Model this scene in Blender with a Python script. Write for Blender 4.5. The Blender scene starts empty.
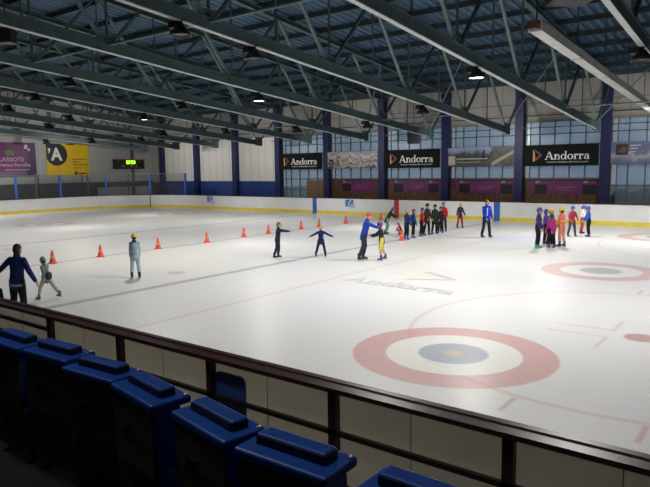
import bpy, bmesh, math, random
from mathutils import Vector, Matrix, Euler
random.seed(7)
C = bpy.context.scene.collection
PI = math.pi
R = math.radians

# ------------------------------------------------------------------ helpers
class MB:
    """collects simple shapes and links them as ONE mesh object"""
    def __init__(self): self.v = []; self.f = []
    def add(self, vs, fs):
        o = len(self.v); self.v += [tuple(p) for p in vs]; self.f += [tuple(i + o for i in q) for q in fs]; return self
    def box(self, x0, x1, y0, y1, z0, z1, M=None):
        vs = [Vector(p) for p in ((x0,y0,z0),(x1,y0,z0),(x1,y1,z0),(x0,y1,z0),(x0,y0,z1),(x1,y0,z1),(x1,y1,z1),(x0,y1,z1))]
        if M is not None: vs = [M @ p for p in vs]
        return self.add(vs, [(0,3,2,1),(4,5,6,7),(0,1,5,4),(1,2,6,5),(2,3,7,6),(3,0,4,7)])
    def beam(self, a, b, w, h, up=(0,0,1)):
        a = Vector(a); b = Vector(b); d = (b-a).normalized(); up = Vector(up)
        s = d.cross(up)
        if s.length < 1e-4: s = d.cross(Vector((1,0,0)))
        s.normalize(); u = s.cross(d).normalized()
        vs = [p + s*i*w/2 + u*j*h/2 for p in (a, b) for i, j in ((-1,-1),(1,-1),(1,1),(-1,1))]
        return self.add(vs, [(0,1,2,3),(7,6,5,4),(0,4,5,1),(1,5,6,2),(2,6,7,3),(3,7,4,0)])
    def tube(self, pts, rad, n=12, side=(1,0,0), flat=1.0, cap=True):
        """loft through pts; rad a list of r or (rx, ry); round caps"""
        pts = [Vector(p) for p in pts]; side = Vector(side)
        rr = [(r, r*flat) if not isinstance(r, tuple) else r for r in rad]
        rings = []
        for i, p in enumerate(pts):
            d = (pts[min(i+1, len(pts)-1)] - pts[max(i-1, 0)]).normalized()
            s = side - d*side.dot(d)
            if s.length < .05: s = Vector((0,1,0)) - d*d.y
            s.normalize(); t = d.cross(s)
            rings.append((p, s, t, d, rr[i]))
        seq = []
        if cap:
            p, s, t, d, r = rings[0]; m = min(r)
            for k in (.98, .8, .45): seq.append((p - d*m*math.sin(math.acos(1-k)) if False else p - d*m*k, s, t, (r[0]*math.sqrt(1-k*k), r[1]*math.sqrt(1-k*k))))
        for p, s, t, d, r in rings: seq.append((p, s, t, r))
        if cap:
            p, s, t, d, r = rings[-1]; m = min(r)
            for k in (.45, .8, .98): seq.append((p + d*m*k, s, t, (r[0]*math.sqrt(1-k*k), r[1]*math.sqrt(1-k*k))))
        vs = []
        for p, s, t, r in seq:
            for k in range(n):
                a = 2*PI*k/n; vs.append(p + s*r[0]*math.cos(a) + t*r[1]*math.sin(a))
        fs = []
        for i in range(len(seq)-1):
            for k in range(n):
                k2 = (k+1) % n; fs.append((i*n+k, i*n+k2, (i+1)*n+k2, (i+1)*n+k))
        fs.append(tuple(range(n-1, -1, -1))); m = (len(seq)-1)*n; fs.append(tuple(range(m, m+n)))
        return self.add(vs, fs)
    def ball(self, c, r, n=14, m=9, M=None, z0=-1.0):
        """ellipsoid (optionally cut off below z0 of its unit height)"""
        if not isinstance(r, tuple): r = (r, r, r)
        c = Vector(c); vs = []; a0 = math.asin(max(-1, z0))
        for i in range(m+1):
            th = a0 + (PI/2 - a0)*i/m
            th = min(max(th, -PI/2 + .02), PI/2 - .02)
            for k in range(n):
                a = 2*PI*k/n; p = Vector((r[0]*math.cos(th)*math.cos(a), r[1]*math.cos(th)*math.sin(a), r[2]*math.sin(th)))
                vs.append(c + (M @ p if M is not None else p))
        fs = [(i*n+k, i*n+(k+1)%n, (i+1)*n+(k+1)%n, (i+1)*n+k) for i in range(m) for k in range(n)]
        fs.append(tuple(range(n-1, -1, -1))); fs.append(tuple(range(m*n, m*n+n)))
        return self.add(vs, fs)
    def lathe(self, prof, n=20, c=(0,0,0), M=None):
        c = Vector(c); vs = []
        for r, z in prof:
            for k in range(n):
                a = 2*PI*k/n; p = Vector((r*math.cos(a), r*math.sin(a), z)); vs.append(c + (M @ p if M is not None else p))
        m = len(prof)
        fs = [(i*n+k, i*n+(k+1)%n, (i+1)*n+(k+1)%n, (i+1)*n+k) for i in range(m-1) for k in range(n)]
        fs.append(tuple(range(n-1, -1, -1))); fs.append(tuple(range((m-1)*n, m*n)))
        return self.add(vs, fs)
    def poly(self, pts): return self.add(pts, [tuple(range(len(pts)))])
    def prism(self, pts, d):
        d = Vector(d); a = [Vector(p) for p in pts]; n = len(a)
        return self.add(a + [p + d for p in a], [tuple(range(n-1,-1,-1)), tuple(range(n, 2*n))] + [(i, (i+1)%n, n+(i+1)%n, n+i) for i in range(n)])
    def sweep(self, path, prof, closed=False):
        """prof: (outward offset, z) loop carried along a plan path [(x, y, nx, ny)]"""
        n = len(prof); m = len(path); vs = [(x + nx*o, y + ny*o, z) for x, y, nx, ny in path for o, z in prof]
        fs = []
        for i in range(m if closed else m-1):
            j = (i+1) % m
            for k in range(n if n > 2 else 1): fs.append((i*n+k, j*n+k, j*n+(k+1)%n, i*n+(k+1)%n))
        if not closed and n > 2: fs.append(tuple(range(n))); fs.append(tuple(range((m-1)*n, m*n))[::-1])
        return self.add(vs, fs)
    def build(self, name, mat, parent=None, smooth=False, bevel=0, loc=None):
        me = bpy.data.meshes.new(name); me.from_pydata(self.v, [], self.f); me.validate()
        bm = bmesh.new(); bm.from_mesh(me); bmesh.ops.recalc_face_normals(bm, faces=bm.faces)
        if bevel: bmesh.ops.bevel(bm, geom=list(bm.edges), offset=bevel, segments=2, affect='EDGES', profile=.5, clamp_overlap=True)
        bm.to_mesh(me); bm.free()
        if smooth: me.polygons.foreach_set('use_smooth', [True]*len(me.polygons))
        me.materials.append(mat)
        o = bpy.data.objects.new(name, me); C.objects.link(o)
        if parent is not None: o.parent = parent
        if loc is not None: o.location = loc
        return o

def tag(o, label=None, cat=None, group=None, kind=None):
    if label: o['label'] = label
    if cat: o['category'] = cat
    if group: o['group'] = group
    if kind: o['kind'] = kind
    return o
def thing(name, label, cat, loc=(0,0,0), rz=0, group=None):
    o = bpy.data.objects.new(name, None); C.objects.link(o); o.empty_display_size = .2
    o.location = loc; o.rotation_euler = (0, 0, rz)
    return tag(o, label, cat, group)
def copy_tree(o, parent=None):
    c = o.copy(); C.objects.link(c); c.parent = parent
    for ch in list(o.children): copy_tree(ch, c)
    return c
def struct(name, mb, mat, parent=None, label=None, cat=None):
    o = mb.build(name, mat, parent)
    if parent is None: tag(o, label, cat, None, 'structure')
    return o

# ------------------------------------------------------------------ materials
class NT:
    def __init__(self, name):
        self.m = bpy.data.materials.new(name); self.m.use_nodes = True
        self.t = self.m.node_tree; self.p = self.t.nodes['Principled BSDF']; self.n = self.t.nodes; self.l = self.t.links
    def node(self, typ, **kw):
        n = self.n.new(typ)
        for k, v in kw.items(): setattr(n, k, v)
        return n
    def put(self, sock, v):
        if isinstance(v, bpy.types.NodeSocket): self.l.new(v, sock)
        elif v is not None: sock.default_value = v
    def math(self, op, a, b=None, c=None):
        n = self.node('ShaderNodeMath', operation=op)
        self.put(n.inputs[0], a); self.put(n.inputs[1], b); self.put(n.inputs[2], c)
        return n.outputs[0]
    def coords(self, kind='Object'):
        return self.node('ShaderNodeTexCoord').outputs[kind]
    def xyz(self, vec):
        s = self.node('ShaderNodeSeparateXYZ'); self.l.new(vec, s.inputs[0]); return s.outputs
    def noise(self, vec, scale, detail=3, rough=.5, sc=None):
        if sc:
            mp = self.node('ShaderNodeMapping'); mp.inputs['Scale'].default_value = sc; self.l.new(vec, mp.inputs[0]); vec = mp.outputs[0]
        n = self.node('ShaderNodeTexNoise'); self.l.new(vec, n.inputs['Vector'])
        n.inputs['Scale'].default_value = scale; n.inputs['Detail'].default_value = detail; n.inputs['Roughness'].default_value = rough
        return n.outputs['Fac']
    def ramp(self, fac, stops, interp='LINEAR'):
        r = self.node('ShaderNodeValToRGB'); r.color_ramp.interpolation = interp
        e = r.color_ramp.elements
        while len(e) > 1: e.remove(e[0])
        e[0].position, e[0].color = stops[0][0], (*stops[0][1], 1)
        for p, c in stops[1:]: k = e.new(p); k.color = (*c, 1)
        self.l.new(fac, r.inputs[0]); return r.outputs[0]
    def mix(self, fac, a, b):
        n = self.node('ShaderNodeMix', data_type='RGBA')
        self.put(n.inputs[0], fac)
        for s, v in ((n.inputs[6], a), (n.inputs[7], b)):
            self.put(s, v if isinstance(v, bpy.types.NodeSocket) else (*v, 1))
        return n.outputs[2]
    def below(self, d, w, e=.03):     # 1 where d < w
        n = self.node('ShaderNodeMapRange', interpolation_type='SMOOTHSTEP')
        self.put(n.inputs['Value'], d); n.inputs['From Min'].default_value = w-e; n.inputs['From Max'].default_value = w+e
        n.inputs['To Min'].default_value = 1; n.inputs['To Max'].default_value = 0
        return n.outputs[0]
    def band(self, v, a, b, e=.02):   # 1 where a < v < b
        return self.below(self.math('ABSOLUTE', self.math('SUBTRACT', v, (a+b)/2)), (b-a)/2, e)
    def bump(self, h, strength=.2, dist=.02):
        b = self.node('ShaderNodeBump'); b.inputs['Strength'].default_value = strength; b.inputs['Distance'].default_value = dist
        self.l.new(h, b.inputs['Height']); self.l.new(b.outputs[0], self.p.inputs['Normal'])

_mc = {}
def mat(name, col, rough=.5, metal=0, var=.12, scale=8, spec=.5, emit=0, bump=0, coat=0):
    key = (name, col, rough, metal)
    if key in _mc: return _mc[key]
    t = NT(name); c = t.coords(); n = t.noise(c, scale, 3)
    lo = tuple(x*(1-var) for x in col); hi = tuple(min(1, x*(1+var)) for x in col)
    t.l.new(t.ramp(n, [(.3, lo), (.7, hi)]), t.p.inputs['Base Color'])
    t.p.inputs['Roughness'].default_value = rough; t.p.inputs['Metallic'].default_value = metal
    t.p.inputs['Specular IOR Level'].default_value = spec
    if coat: t.p.inputs['Coat Weight'].default_value = coat
    if emit:
        t.p.inputs['Emission Color'].default_value = (*col, 1); t.p.inputs['Emission Strength'].default_value = emit
    if bump: t.bump(t.noise(c, scale*6, 2), bump)
    _mc[key] = t.m; return t.m
def cloth(col, rough=.85): return mat('cloth', col, rough, 0, .15, 14, .2, 0, .25)

M_steel = mat('teal painted steel', (.062,.100,.108), .55, 0, .18, 3)
M_steel_lt = mat('pale steel of lit struts and braces', (.145,.195,.2), .5, 0, .15, 3)  # paler copy of the steel: lit struts, also tie rods and braces
M_dark = mat('dark metal', (.018,.018,.02), .5)
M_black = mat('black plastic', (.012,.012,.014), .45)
M_col = mat('violet blue paint', (.012,.015,.085), .5, 0, .1, 2)
M_bluepan = mat('blue wall panel', (.018,.05,.25), .5, 0, .1, 2)
M_board = mat('white board plastic', (.72,.73,.73), .32, 0, .04, 1.2)
M_cream = mat('cream board plastic', (.40,.38,.30), .38, 0, .06, 1.5)
def cream():
    t = NT('cream board plastic'); t.n.remove(t.p); c = t.coords()
    col = t.ramp(t.noise(c, 1.2, 3), [(.3,(.36,.33,.26)),(.7,(.41,.38,.30))])
    d = t.node('ShaderNodeBsdfDiffuse'); tl_ = t.node('ShaderNodeBsdfTranslucent'); g = t.node('ShaderNodeBsdfGlossy'); g.inputs['Roughness'].default_value = .3
    t.l.new(col, d.inputs[0]); t.l.new(col, tl_.inputs[0])
    m = t.node('ShaderNodeMixShader'); m.inputs[0].default_value = .35; t.l.new(d.outputs[0], m.inputs[1]); t.l.new(tl_.outputs[0], m.inputs[2])
    m2 = t.node('ShaderNodeMixShader'); m2.inputs[0].default_value = .04; t.l.new(m.outputs[0], m2.inputs[1]); t.l.new(g.outputs[0], m2.inputs[2])
    t.l.new(m2.outputs[0], t.n['Material Output'].inputs[0]); return t.m
M_cream = cream()
M_cap = mat('dark red brown cap', (.050,.019,.017), .33, 0, .25, 6, .35, 0, 0, .1)
M_kick = mat('yellow kick plate', (.72,.56,.06), .4, 0, .08, 2)
M_frame = mat('black brown steel frame', (.016,.013,.012), .45)
M_bmark = mat('blue board mark', (.03,.13,.42), .4)
M_rmark = mat('red board mark', (.55,.04,.03), .4)
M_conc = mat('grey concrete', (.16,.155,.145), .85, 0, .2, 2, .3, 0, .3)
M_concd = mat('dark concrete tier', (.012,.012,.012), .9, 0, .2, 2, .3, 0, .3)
M_glassfr = mat('window frame metal', (.11,.14,.165), .5)
M_skin = mat('skin', (.50,.29,.21), .5, 0, .06, 20)
M_seatblue = mat('blue seat plastic', (.010,.065,.34), .36, 0, .12, 10)
M_seatback = mat('dark grey seat back', (.060,.060,.055), .55, 0, .15, 8)
M_seatlogo = mat('faded seat print', (.018,.018,.020), .6)
M_blade = mat('skate blade steel', (.6,.6,.62), .25, 1)
M_chrome = mat('chrome', (.35,.35,.35), .4, 1)
M_wht = mat('white print', (.75,.75,.73), .5)
M_duct = mat('pale galvanised duct', (.52,.51,.50), .5, 0, .15, 3)

def cladding(name, col, period, axis, depth=.25, rough=.6, var=.06):
    t = NT(name); c = t.coords(); x = t.xyz(c)[axis]
    w = t.math('PINGPONG', t.math('MULTIPLY', x, 1/period), .5)
    g = t.below(w, .06, .04)
    n = t.noise(c, .8, 4)
    base = t.ramp(n, [(.3, tuple(v*(1-var) for v in col)), (.7, tuple(v*(1+var) for v in col))])
    t.l.new(t.mix(t.math('MULTIPLY', g, .35), base, tuple(v*.5 for v in col)), t.p.inputs['Base Color'])
    t.p.inputs['Roughness'].default_value = rough; t.bump(w, depth, .05)
    return t.m
M_endwall = cladding('grey ribbed end wall', (.40,.39,.37), .35, 1)
M_farwall = cladding('cream upper wall cladding', (.33,.315,.29), 1.3, 0, .1)
M_panel = cladding('white wall panel', (.85,.83,.79), .9, 0, .06, .5, .03)
M_nearwall = mat('grey block wall', (.22,.22,.21), .9)

def deck():
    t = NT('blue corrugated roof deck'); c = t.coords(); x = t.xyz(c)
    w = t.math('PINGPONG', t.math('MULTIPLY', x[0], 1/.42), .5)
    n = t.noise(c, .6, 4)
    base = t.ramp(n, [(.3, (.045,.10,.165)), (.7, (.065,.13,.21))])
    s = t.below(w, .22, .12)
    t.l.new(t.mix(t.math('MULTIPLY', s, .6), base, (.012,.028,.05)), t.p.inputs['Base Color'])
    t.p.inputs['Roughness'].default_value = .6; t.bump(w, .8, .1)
    return t.m
M_deck = deck()

def wood():
    t = NT('brown wood panel'); c = t.coords(); n = t.noise(c, 2.2, 5, .6, (3,3,.7))
    t.l.new(t.ramp(n, [(.25, (.03,.016,.009)), (.5, (.10,.052,.024)), (.75, (.20,.12,.055))]), t.p.inputs['Base Color'])
    t.p.inputs['Roughness'].default_value = .6; return t.m
M_wood = wood()

def pane_mat(name, tint, gl=.07):
    t = NT(name); t.n.remove(t.p)
    tr = t.node('ShaderNodeBsdfTransparent'); tr.inputs[0].default_value = (*tint, 1)
    g = t.node('ShaderNodeBsdfGlossy'); g.inputs['Roughness'].default_value = .45; g.inputs[0].default_value = (.8,.85,.9,1)
    df = t.node('ShaderNodeBsdfDiffuse'); c = t.coords()
    t.l.new(t.ramp(t.noise(c, .5, 3), [(.3, (.22,.27,.31)), (.7, (.34,.39,.43))]), df.inputs[0])
    m1 = t.node('ShaderNodeMixShader'); m1.inputs[0].default_value = .25; t.l.new(tr.outputs[0], m1.inputs[1]); t.l.new(df.outputs[0], m1.inputs[2])
    m2 = t.node('ShaderNodeMixShader'); m2.inputs[0].default_value = gl; t.l.new(m1.outputs[0], m2.inputs[1]); t.l.new(g.outputs[0], m2.inputs[2])
    t.l.new(m2.outputs[0], t.n['Material Output'].inputs[0]); return t.m
M_pane = pane_mat('hazy window glass', (.80,.90,1.0))
def clear_mat():
    t = NT('clear shield glass'); t.n.remove(t.p)
    tr = t.node('ShaderNodeBsdfTransparent'); tr.inputs[0].default_value = (.86,.88,.88,1)
    g = t.node('ShaderNodeBsdfGlossy'); g.inputs['Roughness'].default_value = .3
    m = t.node('ShaderNodeMixShader'); m.inputs[0].default_value = .05
    t.l.new(tr.outputs[0], m.inputs[1]); t.l.new(g.outputs[0], m.inputs[2]); t.l.new(m.outputs[0], t.n['Material Output'].inputs[0]); return t.m
M_clear = clear_mat()

# ------------------------------------------------------------------ rink numbers
XC, YC = -22.03, 21.1            # centre of the ice
X0, X1 = -51.6, 7.54             # ends
Y0, Y1 = 5.0, 37.2               # near and far sides
RAD = 7.0
BH = 1.19                        # board height
YW = 40.0                        # far wall plane
XW = -53.0                       # end wall plane

def ice_mat():
    t = NT('painted ice'); c = t.coords(); s = t.xyz(c); x, y = s[0], s[1]
    xm = t.math('ABSOLUTE', t.math('SUBTRACT', x, XC)); ym = t.math('ABSOLUTE', t.math('SUBTRACT', y, YC))
    def dist(ax, a, ay, b):
        dx = t.math('SUBTRACT', ax, a); dy = t.math('SUBTRACT', ay, b)
        return t.math('SQRT', t.math('ADD', t.math('MULTIPLY', dx, dx), t.math('MULTIPLY', dy, dy)))
    n1 = t.noise(c, .12, 4); n2 = t.noise(c, 1.6, 5, .6, (1,.35,1)); n3 = t.noise(c, 9, 3, .6)
    col = t.ramp(n1, [(.3, (.68,.69,.725)), (.7, (.725,.72,.675))])
    col = t.mix(t.math('MULTIPLY', t.band(n2, .52, .9, .12), .10), col, (.62,.64,.66))
    def paint(mask, rgb, a):
        nonlocal col
        wear = t.math('ADD', .72, t.math('MULTIPLY', n3, .55))
        col = t.mix(t.math('MULTIPLY', t.math('MULTIPLY', mask, a), wear), col, rgb)
    red = (.56,.24,.24); blue = (.20,.25,.38)
    # soft pale blue patches in the ice colour
    paint(t.below(dist(x, -10.2, y, 28.4), 1.6, .7), (.36,.42,.70), .42)
    paint(t.below(dist(x, -9.0, y, 21.0), 1.5, 1.2), (.45,.48,.70), .22)
    # lines
    paint(t.below(xm, .15, .04), (.38,.24,.24), .55)                                   # centre line
    paint(t.below(t.math('ABSOLUTE', t.math('SUBTRACT', xm, 7.31)), .15, .05), (.22,.24,.30), .62)
    paint(t.below(t.math('ABSOLUTE', t.math('SUBTRACT', xm, 10.85)), .055, .04), (.45,.20,.20), .34)
    paint(t.below(t.math('ABSOLUTE', t.math('SUBTRACT', xm, 26.0)), .05, .03), red, .5)
    # face-off circles with dots, ticks and L marks
    d = dist(xm, 19.85, ym, 8.05)
    paint(t.below(t.math('ABSOLUTE', t.math('SUBTRACT', d, 4.5)), .05, .04), red, .34)
    paint(t.below(d, .31, .03), (.42,.16,.17), .7)
    u = t.math('ABSOLUTE', t.math('SUBTRACT', xm, 19.85)); v = t.math('ABSOLUTE', t.math('SUBTRACT', ym, 8.05))
    paint(t.math('MULTIPLY', t.band(u, .83, .91), t.band(v, 4.5, 5.1)), red, .5)
    paint(t.math('MULTIPLY', t.band(u, .52, 1.72), t.band(v, .27, .34)), red, .36)
    paint(t.math('MULTIPLY', t.band(u, .52, .60), t.band(v, .30, 1.15)), red, .36)
    paint(t.below(dist(xm, 5.8, ym, 8.05), .3, .05), (.45,.25,.25), .5)
    # curling houses
    for ay, b, k in ((ym, 11.06, 1), (y, 20.9, .8)):
        d = dist(xm, 17.28, ay, b)
        paint(t.below(d, 1.83, .03), red, .66*k)
        paint(t.below(d, 1.22, .03), (.76,.77,.74), .95)
        paint(t.below(d, .63, .04), blue, .66*k)
        paint(t.below(d, .17, .04), (.62,.50,.30), .8)
    t.l.new(col, t.p.inputs['Base Color'])
    rg = t.node('ShaderNodeMapRange'); t.l.new(n2, rg.inputs[0]); rg.inputs['To Min'].default_value = .25; rg.inputs['To Max'].default_value = .36
    t.l.new(rg.outputs[0], t.p.inputs['Roughness']); t.p.inputs['Specular IOR Level'].default_value = .42
    t.bump(n2, .04, .01); return t.m

def rounded(x0, x1, y0, y1, r, n=14):
    """plan path, counter-clockwise, as (x, y, outward normal)"""
    P = []
    for cx, cy, a0 in ((x1-r, y0+r, -90), (x1-r, y1-r, 0), (x0+r, y1-r, 90), (x0+r, y0+r, 180)):
        for k in range(n+1):
            a = R(a0 + 90*k/n); P.append((cx + r*math.cos(a), cy + r*math.sin(a), math.cos(a), math.sin(a)))
    return P
PATH = rounded(X0, X1, Y0, Y1, RAD)     # 4 corners of 15 points: near-right, far-right, far-left, near-left

# ------------------------------------------------------------------ the setting
ice = MB().prism([(x - nx*0, y - ny*0, -.05) for x, y, nx, ny in PATH], (0,0,.05))
struct('ice_floor', ice, ice_mat())
struct('floor', MB().box(-60, 16, 2.95, 46, -.4, -.06), M_conc)
# stepped concrete tiers under the spectator seats
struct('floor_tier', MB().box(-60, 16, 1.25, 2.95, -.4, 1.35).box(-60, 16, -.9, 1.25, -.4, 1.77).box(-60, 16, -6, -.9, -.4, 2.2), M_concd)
# far wall
COLX = [-9.06 - 5.24*k for k in range(-3, 9)]           # columns, right to left
wall_top = 8.62
struct('wall_far', MB().box(XW, 13, YW, YW+.25, 6.22, wall_top+.1)
       .box(XW, -35.2, YW, YW+.25, 0-.06, 6.22).box(-3.6, 13, YW, YW+.25, -.06, 1.0).box(6.8, 13, YW, YW+.25, 1.0, 6.22), M_farwall)
struct('trim_ledge', MB().box(XW, 13, YW-.06, YW+.02, 6.20, 6.32).box(XW, 13, YW-.04, YW+.02, 7.35, 7.43), mat('pale wall trim', (.22,.21,.20), .6))
struct('trim_pipe', MB().beam((XW,YW-.12,6.62),(13,YW-.12,6.58),.05,.05).beam((-36,YW-.35,5.85),(13,YW-.35,5.80),.045,.045), M_dark)
# white upper and blue lower panels of the windowless bays
for i, k in enumerate((5, 6, 7)):
    xr, xl = COLX[k+3]-.3, COLX[k+4 if k+4 < len(COLX) else -1]+.3
    if k == 7: xl = COLX[-1]+.3
    struct('wall_panel', MB().box(xl, xr, YW-.05, YW, 2.42, 6.2), M_panel)
    struct('wall_panel_blue', MB().box(xl-.3, xr+.3, YW-.07, YW, 0-.06, 2.42), M_bluepan)
struct('wall_panel_blue', MB().box(XW, COLX[-1]-.3, YW-.07, YW, 0-.06, 2.3), mat('dark panel', (.06,.06,.07), .6))
# end wall, near wall, right wall, roof
struct('wall_left', MB().box(XW-.25, XW, -6, YW+.25, -.06, 13.6), M_endwall)
band = MB().box(XW, XW+.04, 8, 33.6, .6, 2.45).box(XW, XW+.04, 33.6, YW, 1.95, 2.45)
struct('trim_band', band, mat('dark grey wall band', (.045,.045,.052), .6))
for yy in (27.6, 32.6): struct('trim_post', MB().box(XW+.02, XW+.12, yy-.06, yy+.06, 0, 3.3), mat('grey wall post', (.17,.17,.17), .5))
struct('trim_pipe', MB().tube([(XW+.12,37.6,.9),(XW+.12,37.6,6.4)], [.16,.16], 10), mat('dark wall pipe', (.05,.05,.05), .5))
struct('wall_right', MB().box(13, 13.25, -6, YW+.25, -.06, 13.6), M_nearwall)
struct('wall_near', MB().box(XW-.25, 13.25, -6.25, -6, -.4, 13.8), M_nearwall)
def ztop(y): return 8.44 + .105*(40-y)       # top chord line
def zbot(y): return 5.62 + .088*(37-y)       # bottom chord line
dz = lambda y: ztop(y) + .34
# corrugated deck: trapezoid ribs running across the rink
dk = MB(); xs = []; x = XW-.25; i = 0
while x < 13.25: xs.append((x, (0,0,.07,.07)[i%4])); x += (.16,.05,.16,.05)[i%4]; i += 1
top = len(xs)
for yy in (-6.25, YW+.3):
    dk.v += [(px, yy, dz(yy)+h) for px, h in xs]
dk.f += [(k, k+1, top+k+1, top+k) for k in range(top-1)]
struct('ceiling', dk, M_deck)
struct('ceiling_outer', MB().prism([(XW-.25,-6.25,dz(-6.25)+.2),(13.25,-6.25,dz(-6.25)+.2),(13.25,YW+.3,dz(YW+.3)+.2),(XW-.25,YW+.3,dz(YW+.3)+.2)], (0,0,.1)), M_nearwall)
# purlins
for i, yy in enumerate([39.4 - 2.05*k for k in range(22)]):
    if yy < -5.8: break
    p = MB().box(XW, 13, yy-.05, yy+.05, ztop(yy)+.12, ztop(yy)+.33).box(XW, 13, yy-.06, yy+.06, ztop(yy)+.10, ztop(yy)+.12)
    o = p.build('purlin', mat('dark roof steel', (.03,.045,.055), .55)); tag(o, 'dark steel purlin under the blue roof deck', 'roof beam', 'purlins under the roof deck', 'structure')

# outside, seen through the windows
struct('ground_outside', MB().box(-90, 40, 40.4, 120, -.6, -.3), mat('pale paving outside', (.24,.27,.27), .95))
hd = MB(); rr = random.Random(3)
for k in range(26):
    hd.ball((-9 + k*.75, 44.5 + rr.uniform(-.4,.4), .7 + rr.uniform(-.2,.4)), (.75, .6, 1.0 + rr.uniform(-.2,.4)), 10, 6)
me_ = hd.build('hedge', mat('green hedge', (.03,.09,.05), .9, 0, .5, 6), None, True)
tag(me_, 'dark green hedge outside the rightmost far windows', 'hedge')

# windows of bays A..F
for k in range(0, 7):
    xr, xl = COLX[k+1]-.28, COLX[k+2]+.28     # k=0 -> bay right of the visible right column
    w = thing('window_%d' % (k+1), None, None); tag(w, None, None, None, 'structure')
    del_k = k
    zb = 1.0 if k < 2 else 2.62
    if k == 6: zb = 1.0
    fr = MB(); wd = xr-xl; n = 5
    for j in range(n+1):
        xx = xl + wd*j/n; fr.box(xx-.03, xx+.03, YW-.02, YW+.1, zb, 6.2)
    hs = [zb, 4.72, 5.42, 6.2] if zb > 2 else ([zb, 1.75, 2.6, 4.72, 5.42, 6.2] if k == 6 else [zb, 2.2, 4.72, 5.42, 6.2])
    for z in hs: fr.box(xl, xr, YW-.02, YW+.1, z-.04, z+.04)
    fr.build('window_frame', M_glassfr, w)
    MB().box(xl+.34, xr, YW+.03, YW+.05, zb, 6.2).build('window_pane', M_pane, w)
    MB().box(xl+.31, xl+.36, YW-.01, YW+.1, zb, 6.2).build('window_frame', M_glassfr, w)
    MB().box(xl+.0, xl+.31, YW+.03, YW+.05, zb, 6.2).build('side_pane', M_clear, w)
    if zb > 2:
        p = struct('wall_wood', MB().box(xl-.3, xr+.3, YW, YW+.25, -.06, 2.6), M_wood)
# wooden door in the leftmost glazed bay and wall below
struct('wall_wood', MB().box(COLX[8]+.3, COLX[7]-.3, YW-.02, YW+.2, -.06, 1.0), M_wood)
dr = thing('door_1', None, None); tag(dr, None, None, None, 'structure')
MB().box(-32.25, -30.25, YW-.06, YW+.06, .0, 2.5).build('door_leaf', mat('light brown door', (.20,.115,.05), .5), dr)
MB().box(-31.30, -31.20, YW-.09, YW-.05, .0, 2.5).box(-32.3, -32.2, YW-.09, YW-.05, 0, 2.5).build('door_frame', M_glassfr, dr)

# columns
names_c = ['rightmost visible', 'second', 'third', 'fourth', 'fifth', 'sixth', 'seventh', 'eighth', 'ninth']
for k, x in enumerate(COLX):
    o = MB().box(x-.27, x+.27, YW-.42, YW+.02, -.06, 8.5).box(x-.33, x+.33, YW-.46, YW+.02, -.06, .12).box(x-.3,x+.3,YW-.48,YW+.02,8.2,8.45).build('column', M_col)
    i = k-3
    tag(o, 'dark violet blue steel column on the far wall' + (', %s counted from the right' % names_c[i] if 0 <= i < 9 else ', outside the right edge of the view'), 'column', 'blue columns along the far wall', 'structure')

# ------------------------------------------------------------------ rink boards
n = 15
far_path = PATH[n-7+0:]            # from the middle of the near-right corner ... to near-left corner
prof = [(0,0),(0,BH),(.12,BH),(.12,0)]
far_path = PATH[8:4*n-7]
near_path = [PATH[k] for k in list(range(4*n-8, 4*n)) + list(range(0, 9))]
def boards(path, label):
    b = thing('rink_boards', label, 'rink boards', (0,0,0))
    return b
fb = boards(far_path, 'white rink boards with yellow foot strip along the far side and round the left end')
MB().sweep(far_path, [(0,.24),(0,BH),(.12,BH),(.12,0),(.06,0),(.06,.24)]).build('board_panel', M_board, fb)
MB().sweep(far_path, [(-.02,0),(-.02,.24),(.05,.24),(.05,0)]).build('kick_plate', M_kick, fb)
MB().sweep(far_path, [(-.03,BH),(-.03,BH+.045),(.16,BH+.045),(.16,BH)]).build('top_cap', M_cap, fb)
for xx, m, w_ in ((XC-7.31, M_bmark, .3), (XC, M_rmark, .3), (XC+7.31, M_bmark, .3)):
    MB().box(xx-.2, xx+.2, Y1-.012, Y1, .24, BH).box(xx-.2, xx+.2, Y1-.034, Y1-.02, 0.0, .24).build('line_mark', m, fb)
for xx in (-48.1,): pass
# gate seam in the far-left corner
cx_, cy_ = X0+RAD, Y1-RAD
a = R(122); px_, py_ = cx_+RAD*math.cos(a), cy_+RAD*math.sin(a)
MB().tube([(px_+.02, py_-.03, .05),(px_+.02, py_-.03, BH-.02)], [.035,.035], 6, cap=False).build('gate_seam', M_dark, fb)

nb = boards(near_path, 'near rink boards seen from behind with cream panels, black frame and dark brown rail')
MB().sweep(near_path, [(.045,0),(.045,1.12)]).build('board_panel', M_cream, nb)
MB().sweep(near_path, [(-.04,1.12),(-.04,1.165),(.04,1.165),(.05,1.15),(.20,1.15),(.20,1.10),(.05,1.10),(.05,1.12)]).build('top_cap', M_cap, nb)
MB().sweep(near_path, [(.08,.615),(.08,.665),(.13,.665),(.13,.615)]).build('mid_rail', M_frame, nb)
MB().sweep(near_path, [(.10,.03),(.10,.10),(.18,.10),(.18,.03)]).build('bottom_rail', M_frame, nb)
k = 0; xx = -1.79
while xx > X0+RAD+.5:
    MB().box(xx-.05, xx+.05, Y0-.13, Y0-.05, -.06, 1.10).build('frame_post', M_frame, nb); xx -= 1.87
for xx in (.08, ):
    MB().box(xx-.05, xx+.05, Y0-.13, Y0-.05, -.06, 1.10).build('frame_post', M_frame, nb)
MB().box(-12.95, -9.3, Y0-.13, Y0-.07, .86, .91).build('gate_rail', M_frame, nb)
xx = -.9
while xx > -22:
    MB().box(xx-.004, xx+.004, Y0-.050, Y0-.046, .1, 1.05).build('panel_seam', mat('panel seam', (.24,.21,.16), .6), nb); xx -= 1.87

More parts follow.
